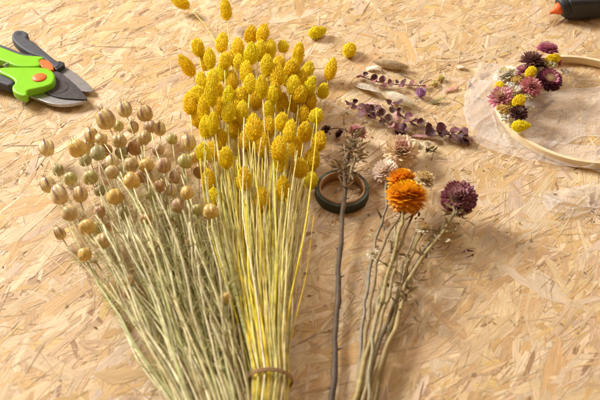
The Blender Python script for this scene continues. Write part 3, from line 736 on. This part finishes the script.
# ------------------------------------------------------------------ tufts, globe, small bits
def tuft(label, a, b, r, col, seed, stem=None):
    random.seed(seed); a, b = P(*a), P(*b); d = (b - a); L = d.length; d.normalize()
    t = thing('hare_tail_tuft', label, 'grass tuft', ((a + b) / 2).to_2d().to_3d(), 'hare tail grass tufts')
    mb = MB(); q = d.to_track_quat('Z', 'Y')
    prof = [(max(.02, r * .85 * math.sin(math.pi * s) ** .6), s * L) for s in (0.02, .1, .25, .45, .65, .85, .98)]
    lathe(mb, prof, 12, col, a, d)
    for k in range(900):
        s = rnd() ** .9; an = U(0, 6.283); o = q @ Vector((math.cos(an), math.sin(an), 0)); rr = r * .86 * math.sin(math.pi * min(.98, s * .96 + .02)) ** .6
        p = a + d * (s * L) + o * rr; e = p + (d * U(.8, 1) + o * U(.05, .4)).normalized() * U(.2, .4); sd = d.cross(o) * .016
        if e.z < .08: e.z = .08
        mb.add([p - sd, p + sd, e], [(0, 1, 2)], jit(col, .15))
    mb.build('fluffy_head', M['fluff'], t, smooth=False)
    if stem:
        mb = MB(); tube(mb, spline([a + d * .2] + [P(*s) for s in stem], 6), .05, 5, (.62, .5, .3)); mb.build('stem', M['stem'], t)
tuft('greyish beige fluffy grass tuft lying flat, behind the dark red sprigs', (374, 62, .6), (408, 67, .55), .62, (.66, .54, .36), 101)
tuft('cream white fluffy grass tuft pointing left, with a curved thin stem', (414, 105, .5), (386, 93, .6), .68, (.95, .92, .80), 102, [(425, 110, .3), (434, 120, .2), (438, 130, .15)])

def globe():
    t = thing('globe_flower', 'small lilac globe flower on a thin looping stalk', 'flower', P(421, 92, 0))
    place(F['lilac_globe'], 'petals', t, P(421, 92, .75), (.1, .2, 1), .3, 1.0)
    mb = MB(); tube(mb, spline([P(421, 90, .6), P(419, 80, .4), P(423, 72, .3), P(434, 68, .2), P(450, 62, .15)], 6), .04, 5, (.62, .48, .26)); mb.build('stem', M['stem'], t)
globe()
def bud_cluster(name, at, Rr, n, br, col, parent=None, seed=1):
    random.seed(seed); mb = MB()
    for k in range(n):
        a = k * 2.4; rr = Rr * math.sqrt((k + .5) / n); z = math.sqrt(max(0, 1 - (rr / Rr) ** 2 * .8)) * Rr * .6
        c = Vector((rr * math.cos(a), rr * math.sin(a), z)) + Vector((U(-.1, .1) * Rr, U(-.1, .1) * Rr, 0)); b = br * U(.75, 1.2); cc = jit(col, .16)
        prof = [(.01, -b), (b * .8, -b * .5), (b, .1 * b), (b * .75, .65 * b), (.25 * b, b * .8), (.01, b * .6)]
        lathe(mb, prof, 8, cc, c, (U(-.4, .4), U(-.4, .4), 1))
        tube(mb, [c, c * .2], [.04, .04], 4, (.45, .4, .2))
    return mb.mesh(name, M['pod'], smooth=False)
random.seed(110)
t = thing('yellow_bud_sprig', 'two tiny round yellow buds with a green twig, right of the lilac globe', 'buds', P(436, 82, 0))
for (x, y, s) in ((440, 79, .45), (434, 84, .38)):
    place(bud_cluster('bud', None, .3, 5, .28, (.74, .60, .16), seed=int(x)), 'bud', t, P(x, y, .2), (0, 0, 1), 0, s * 2.4)
mb = MB(); tube(mb, spline([P(443, 75, .2), P(436, 82, .3), P(428, 86, .2)], 5), .05, 5, (.42, .38, .15)); mb.build('twig', M['stem'], t)

def flake(name, label, cat, px, py, ang, L, W, col, z=.18, group=None, lift=.15):
    t0 = P(px, py, z); d = Vector((math.cos(R(ang)), math.sin(R(ang)), .03)); mb = MB()
    curled_leaf(mb, t0 - d * L * .5, d, L, W, col, .5)
    o = mb.build(name, M['leaf'], None); o['label'] = label; o['category'] = cat
    sm = o.modifiers.new('thickness', 'SOLIDIFY'); sm.thickness = .03 * S
    if group: o['group'] = group
    return o
random.seed(120)
flake('loose_petal', 'narrow pink petal lying at a slant right of the lilac globe', 'petal', 452, 89, 30, 2.0, .45, (.66, .32, .28))
flake('loose_leaf', 'small olive leaf just below the slanted pink petal', 'leaf', 439, 102, 8, 1.9, .4, (.28, .26, .11))
flake('loose_leaf', 'dark curved sliver of leaf under the beige tuft', 'leaf', 404, 75, -38, 1.5, .3, (.14, .1, .06))
flake('loose_leaf', 'wide pale papery leaf below the farthest burgundy sprig', 'leaf', 368, 91, -42, 3.4, 1.5, (.72, .64, .50))
flake('loose_petal', 'short white petal behind the farthest burgundy sprig', 'petal', 373, 69, 5, 1.6, .8, (.80, .74, .60))
flake('loose_petal', 'upright pale pink petal between the burgundy tangle and the cream tuft', 'petal', 394, 100, 84, 2.0, .5, (.74, .44, .38))
flake('loose_petal', 'pink stalk-like petal just above the end of the burgundy tangle', 'petal', 396, 115, 95, 2.1, .42, (.72, .38, .36))
flake('loose_petal', 'long pink petal lying under the paired-leaf sprig', 'petal', 425, 137, -8, 3.0, .5, (.66, .34, .34))
flake('loose_petal', 'pink petal resting on the burgundy tangle', 'petal', 372, 106, -25, 1.6, .6, (.74, .46, .42), .9)
flake('loose_leaf', 'tiny pale leaf alone between the yellow buds and the wreath', 'leaf', 461, 67, 20, 1.0, .7, (.78, .68, .52))
flake('loose_leaf', 'tiny dark green leaf close to the wreath ribbon', 'leaf', 470, 85, 70, .9, .35, (.25, .22, .12))
flake('wood_splinter', 'long pale wood splinter lying right of the pruning shears', 'splinter', 122, 45, 0, 6.4, .14, (.80, .60, .36))
t = thing('white_floret', 'small white floret with shrivelled green leaves, right of the peach bloom', 'floret', P(428, 147, 0))
place(F['white_small'], 'flower_head', t, P(427, 144, .7), (0, .2, 1), 0, .85)
for k in range(5):
    mb = MB(); curled_leaf(mb, P(428 + U(-2, 2), 150 + U(-2, 3), .4), (U(-1, 1), U(-1, .2), .2), U(.8, 1.4), .45, (.22, .2, .09), 1.6); mb.build('leaf', M['leaf'], t)
t = thing('white_floret', 'scatter of tiny cream buds beside the paired-leaf sprig', 'floret', P(424, 125, 0))
place(bud_cluster('bud', None, .5, 7, .2, (.80, .74, .58), seed=7), 'bud', t, P(424, 124, .2), (0, 0, 1), 0, 1.0)

random.seed(200); mb = MB()
for k in range(420):
    if k < 240: px, py = random.gauss(385, 55), random.gauss(110, 60)
    else: px, py = U(0, 600), U(0, 330)
    if not (0 < px < 600 and 0 < py < 400): continue
    p = P(px, py, .09); a = U(0, 3.14); L = U(.08, .34); W_ = U(.03, .1); c = random.choice([(.30, .17, .12), (.5, .38, .2), (.22, .16, .1), (.75, .6, .1), (.6, .35, .35), (.78, .7, .55)])
    d = Vector((math.cos(a), math.sin(a), U(-.1, .3))) * L; sd = Vector((-math.sin(a), math.cos(a), 0)) * W_
    mb.add([p - d, p - sd + Vector((0, 0, .05)), p + d, p + sd, p + Vector((0, 0, .09))], [(0, 1, 4), (1, 2, 4), (2, 3, 4), (3, 0, 4)], c)
o = mb.build('plant_crumbs', M['leaf'], None, smooth=False); o['kind'] = 'stuff'; o['label'] = 'tiny crumbs of dried petals and leaves scattered over the board'; o['category'] = 'plant crumbs'

# ------------------------------------------------------------------ hoop wreath
HC = Vector((31.25, 13.75, 0)); HR = 9.5
def wreath():
    random.seed(131)
    t = thing('hoop_wreath', 'wooden hoop with a crescent of pink, burgundy, yellow and white dried flowers', 'wreath', HC)
    mb = MB(); lathe(mb, [(HR - .42, .12), (HR - .02, .12), (HR, .2), (HR, .98), (HR - .04, 1.02), (HR - .40, 1.02), (HR - .45, .98), (HR - .45, .2)], 160, (0, 0, 0), HC, (0, 0, 1), True)
    o = mb.build('hoop', M['hoop'], t); bevel(o, .03, 2)
    e = o.modifiers.new('edges', 'EDGE_SPLIT'); e.split_angle = R(35)
    # small metal clasp where the hoop closes
    a = R(272); c = HC + Vector((math.cos(a), math.sin(a), 0)) * (HR + .12)
    mb = MB(); lathe(mb, [(.01, -.35), (.13, -.35), (.13, .35), (.01, .35)], 12, (0, 0, 0), c + Vector((0, 0, .55)), (1, 0, 0)); mb.build('clasp', M['steel'], t)
    def fl(key, px, py, z, d, s=1.0, label=None):
        me = F[key]; two = isinstance(me, tuple)
        o = place(me[0] if two else me, 'strawflower', t, P(px, py, z), d, U(0, 6), s * 1.14, label)
        if two:
            c = bpy.data.objects.new('flower_centre', me[1]); COL.objects.link(c); c.parent = o
        return o
    fl('magenta_cup', 547.5, 50, 2.6, (.1, .35, .95), .98, 'magenta pink bloom at the top end')
    fl('rose_tuft', 556, 61, 1.6, (.8, .1, .6), .75)
    fl('maroon_spiky', 532, 61, 2.2, (-.15, .25, 1), 1.02, 'dark maroon spiky bloom')
    fl('burgundy', 549, 80, 2.3, (.15, -.25, .95), .86, 'large burgundy bloom with a cream centre')
    fl('white_wide', 506, 76, 1.9, (-.35, .3, .9), 1.0, 'white bloom')
    fl('rose_tuft', 531, 87, 2.4, (.1, -.25, .9), .98, 'salmon pink bloom')
    fl('pink_star', 501, 98, 2.0, (-.35, -.2, .9), 1.02, 'pink star shaped bloom on the outer left')
    fl('dark_rose', 518.5, 113, 2.0, (.1, -.35, .9), 1.02, 'nearly black bloom')
    fl('magenta_cup', 523, 71, 1.6, (-.3, .2, .9), .7)
    fl('dark_rose', 540, 67, 1.5, (.0, .1, 1), .9)
    for (x, y, z, tilt, v, s) in ((531, 72, 2.9, 35, 1, .78), (553, 59, 2.5, 85, 1, .82), (499.5, 87, 2.2, 15, 1, .72), (519, 101, 2.7, 40, 1, .86), (521, 126, 1.9, 88, 0, .82)):
        c = P(x, y, z); ax = Vector((math.sin(R(tilt)), math.cos(R(tilt)), .1)).normalized()
        place(HEADS[v], 'grass_head', t, c - ax * HL[v] * .5 * s, ax, U(0, 6), s)
    ms = bud_cluster('bud_cluster', None, .62, 20, .17, (.62, .42, .10), seed=3); wh = bud_cluster('bud_cluster', None, .6, 12, .22, (.82, .76, .62), seed=4)
    gr = bud_cluster('bud_cluster', None, .65, 16, .2, (.62, .55, .28), seed=5)
    for (me, x, y, z, s) in ((ms, 516, 81, 2.2, 1.0), (ms, 503, 111, 1.7, 1.15), (ms, 511, 106, 1.8, .8), (wh, 510, 87, 2.0, 1.0), (wh, 519, 90, 2.1, .9), (wh, 505, 119, 1.4, 1.0),
                             (wh, 529, 110, 1.6, .85), (wh, 565, 73, 1.4, .8), (gr, 551, 65, 2.0, 1.1), (gr, 514, 93, 1.8, .9), (gr, 528, 98, 1.7, .9), (gr, 541, 72, 1.6, .9),
                             (ms, 525, 78, 1.6, .9), (gr, 508, 103, 1.4, 1.0)):
        place(me, 'bud_cluster', t, P(x, y, z), (U(-.2, .2), U(-.3, .1), 1), U(0, 6), s)
wreath()

def ribbon_mesh(mb, path, width, seed, z0=.14, crease=.22, nu=110, nv=40, wf=None):
    random.seed(seed); pts = spline([P(x, y, 0) for x, y in path], nu // (len(path) - 1)); n = len(pts); o = len(mb.v)
    ph = [U(0, 6.28) for _ in range(6)]; folds = [(U(0, 1), U(-.5, .5), U(0, 3.14), U(.025, .07), U(.3, 1.0)) for _ in range(26)]
    for i, p in enumerate(pts):
        d = (pts[min(i + 1, n - 1)] - pts[max(0, i - 1)]).normalized(); s = Vector((-d.y, d.x, 0)); t = i / (n - 1)
        w_ = width * (wf(t) if wf else 1) * (1 + .07 * math.sin(9 * t + ph[3]) + .05 * math.sin(23 * t + ph[5]) + .03 * math.sin(51 * t))
        for j in range(nv + 1):
            v = j / nv - .5
            h = z0 + .35 * crease * (1 + math.sin(v * 6 + 4 * t + ph[0]) * math.sin(t * 9 + ph[1]))
            for ft, fv, fa, fw, fh in folds:
                du, dv = (t - ft) * 3.5, (v - fv); a_ = du * math.cos(fa) + dv * math.sin(fa); b_ = -du * math.sin(fa) + dv * math.cos(fa)
                h += crease * fh * max(0, 1 - abs(a_) / fw) * math.exp(-(b_ / .35) ** 2)
            q = p + s * (v * w_); mb.v.append((q.x, q.y, h))
    for i in range(n - 1):
        for j in range(nv):
            a = o + i * (nv + 1) + j
            q = [a, a + 1, a + nv + 2, a + nv + 1]
            mb.face(q, (.10, 0, 0) if j in (0, nv - 1) else (0, 0, 0), [((k - o) // (nv + 1) * .3, (k - o) % (nv + 1) * .5) for k in q])
def ribbon():
    c = P(520, 140, 0)
    t = thing('sheer_ribbon', 'crumpled sheer white organza ribbon spread under the wooden hoop', 'ribbon', c)
    mb = MB(); ribbon_mesh(mb, [(502, 66), (498, 95), (512, 120), (540, 118), (590, 112), (660, 112)], 9.0, 3, .10, .16, wf=lambda t: .55 + .45 * min(1, t * 3))
    mb.build('wide_loop', M['organza'], t)
    mb = MB(); ribbon_mesh(mb, [(484, 84), (481, 112), (490, 140), (520, 150), (565, 158), (640, 166)], 3.6, 5, .3, .4)
    mb.build('front_loop', M['organza'], t)
    mb = MB(); ribbon_mesh(mb, [(545, 209), (570, 204), (600, 195), (650, 172)], 3.4, 8, .14, .5); mb.build('loose_end', M['organza'], t)
ribbon()

# ------------------------------------------------------------------ pruning shears and knife
def zo(pp): return [(x / 4.445, 20 + y / 4.445) for x, y in pp]
def shears():
    c = P(35, 75, 0)
    t = thing('pruning_shears', 'lime green pruning shears with orange pivot and dark blades, cut off by the left edge', 'pruning shears', c)
    def part(name, pp, z0, z1, m, bv, sm=2, ztop=None, label=None):
        mb = MB(); prism(mb, outline(zo(pp), z1, sm), z0, z1 if ztop is None else ztop); o = mb.build(name, M[m], t, smooth=False, label=label)
        bevel(o, bv, 3); return o
    part('hook_blade', [(112, 312), (180, 308), (220, 330), (270, 345), (330, 347), (386, 348), (386, 356), (345, 370), (285, 378), (225, 372), (170, 352), (128, 335)], .45, .85, 'steel', .10, 1)
    part('cutting_blade', [(236, 225), (262, 228), (300, 255), (350, 300), (388, 344), (382, 353), (330, 350), (270, 346), (220, 332), (175, 306), (200, 270)], .62, 1.02, 'coated_blade', .07, 1)
    part('upper_handle', [(-160, 60), (0, 116), (55, 138), (105, 156), (188, 158), (196, 170), (170, 176), (186, 205), (105, 208), (62, 202), (20, 180), (-150, 140)], .35, 1.35, 'green_plastic', .26)
    part('handle_edge', [(-160, 50), (0, 108), (60, 130), (108, 150), (160, 154), (160, 160), (105, 160), (50, 142), (-20, 116), (-160, 66)], .3, 1.0, 'grip', .1, 1)
    part('latch', [(163, 170), (215, 176), (238, 203), (238, 224), (205, 214), (180, 206)], .5, 1.25, 'orange_plastic', .15, 1, label='orange plastic piece behind the pivot')
    part('lower_handle', [(-10, 208), (100, 208), (200, 208), (232, 222), (246, 248), (238, 276), (214, 292), (160, 304), (118, 312), (122, 330), (110, 338), (85, 332), (58, 318), (50, 296), (70, 274), (52, 256), (-10, 230)], .75, 1.75, 'green_plastic', .28)
    part('grip', [(-180, 190), (-10, 234), (50, 257), (66, 273), (48, 294), (-10, 276), (-180, 240)], .4, 1.6, 'grip', .3, 1, label='charcoal rubber grip')
    p = P(262 / 4.445, 20 + 318 / 4.445, 1.0); mb = MB()
    lathe(mb, [(1.15, .0), (1.12, .05), (1.02, .06), (.01, .06)], 40, (0, 0, 0), p + Vector((-.15, .75, .0))); mb.build('blade_highlight_disc', M['coated_blade'], t)  # low disc added to the blade to draw its curved highlight arc
    p = P(175 / 4.445, 20 + 256 / 4.445, 1.75); mb = MB()
    lathe(mb, [(.01, -.3), (.80, -.3), (.80, .05), (.72, .12), (.3, .15), (.01, .15)], 40, (0, 0, 0), p); o = mb.build('pivot_button', M['orange_plastic'], t)
    sp = [P((18 + 38 * f) / 4.445, 20 + (206 - 20 * f) / 4.445, 1.0) for f in (0, 1)]
    d = sp[1] - sp[0]; mb = MB(); co = []
    for k in range(80):
        a = k * .55; co.append(sp[0] + d * (k / 80) + Vector((0, math.cos(a) * .2, math.sin(a) * .2)))
    tube(mb, co, .045, 6); mb.build('spring', M['steel'], t)
shears()
def knife():
    c = P(50, 50, 0)
    t = thing('pocket_knife', 'small florist knife with a black handle and steel blade, lying behind the shears', 'knife', c)
    hp = outline(zo([(50, 68), (58, 52), (74, 43), (98, 43), (122, 52), (126, 68), (116, 78), (150, 96), (200, 138), (248, 178), (270, 182), (268, 200), (246, 216), (225, 200), (190, 165), (155, 155), (120, 140), (78, 112), (52, 84)]), 1.2, 2)
    mb = MB(); prism(mb, hp, .12, 1.2); bevel(mb.build('handle', M['grip'], t, smooth=False), .25, 3)
    p = P(82 / 4.445, 20 + 60 / 4.445, 1.215); mb = MB(); lathe(mb, [(.01, .0), (.30, .0), (.40, -.01)], 24, (0, 0, 0), p)
    mb.build('lanyard_hole', M['black_plastic'], t)
    mb = MB(); prism(mb, outline(zo([(262, 180), (286, 188), (286, 200), (250, 222), (240, 210)]), 1.1, 0), .15, 1.12); bevel(mb.build('bolster', M['black_plastic'], t, smooth=False), .08, 2)
    mb = MB(); prism(mb, outline(zo([(284, 202), (340, 236), (390, 280), (419, 313), (395, 319), (350, 312), (308, 290), (280, 258), (248, 222)]), .62, 1), .42, .6)
    bevel(mb.build('blade', M['steel'], t, smooth=False), .05, 2)
knife()

# ------------------------------------------------------------------ glue gun
def glue_gun():
    a = P(549.5, 13.2, .95); t = thing('glue_gun', 'black hot glue gun with an orange nozzle at the top right corner', 'glue gun', (a.x, a.y, 0))
    b = P(562.0, 7.0, 1.6); ax = (b - a).normalized()
    mb = MB(); L = (b - a).length
    lathe(mb, [(.01, -.02), (.16, 0), (.24, .15), (.34, .5), (.55, L * .45), (.74, L * .6), (.80, L), (.3, L + .3)], 28, (0, 0, 0), a, ax); mb.build('nozzle', M['orange_plastic'], t)
    mb = MB(); lathe(mb, [(.01, -.05), (.07, -.05), (.07, .1)], 10, (0, 0, 0), a - ax * .1, ax); mb.build('tip', M['steel'], t)
    mb = MB(); lathe(mb, [(.6, L - .25), (1.15, L - .35), (1.32, L - .2), (1.38, L + .2), (1.3, L + .7), (.1, L + .8)], 36, (0, 0, 0), a + Vector((0, 0, .0)), ax); o = mb.build('collar', M['black_plastic'], t)
    bx = b + ax * .1
    # body halves: thick rounded shell lying on its side, and the handle running away out of view
    d = Vector((ax.x, ax.y, 0)).normalized(); s = Vector((-d.y, d.x, 0))
    def q(u, v): p = Vector((bx.x, bx.y, 0)) + d * u + s * v; return (p.x, p.y)
    body = [q(0, -1.15), q(1.2, -1.45), q(4.0, -1.95), q(6.0, -1.8), q(8, -1.7), (q(12, -1.7)), q(16, -1.4), q(16, 1.8), q(12, 2.2), q(6, 2.3), q(2, 2.0), q(0, 1.5)]
    mb = MB(); prism(mb, body, .2, 3.1); bevel(mb.build('body', M['black_plastic'], t, smooth=False), .65, 5)
    hd = [q(10, 1.5), q(14, 1.5), q(15.5, 6), q(16.5, 12), q(12.8, 12.5), q(11.6, 6)]
    mb = MB(); prism(mb, hd, .4, 2.9); bevel(mb.build('handle', M['grip'], t, smooth=False), .6, 4)
    mb = MB(); prism(mb, [q(1.6, -.9), q(4.6, -1.2), q(4.6, -1.28), q(1.6, -.98)], 3.0, 3.14); mb.build('moulded_line', M['grip'], t, smooth=False)
    mb = MB(); prism(mb, [q(3.0, .0), q(3.8, .35), q(3.2, .6)], 3.0, 3.15); mb.build('moulded_arrow', M['black_plastic'], t, smooth=False)
glue_gun()

for o in list(bpy.data.objects):
    if '_w' in o: del o['_w']
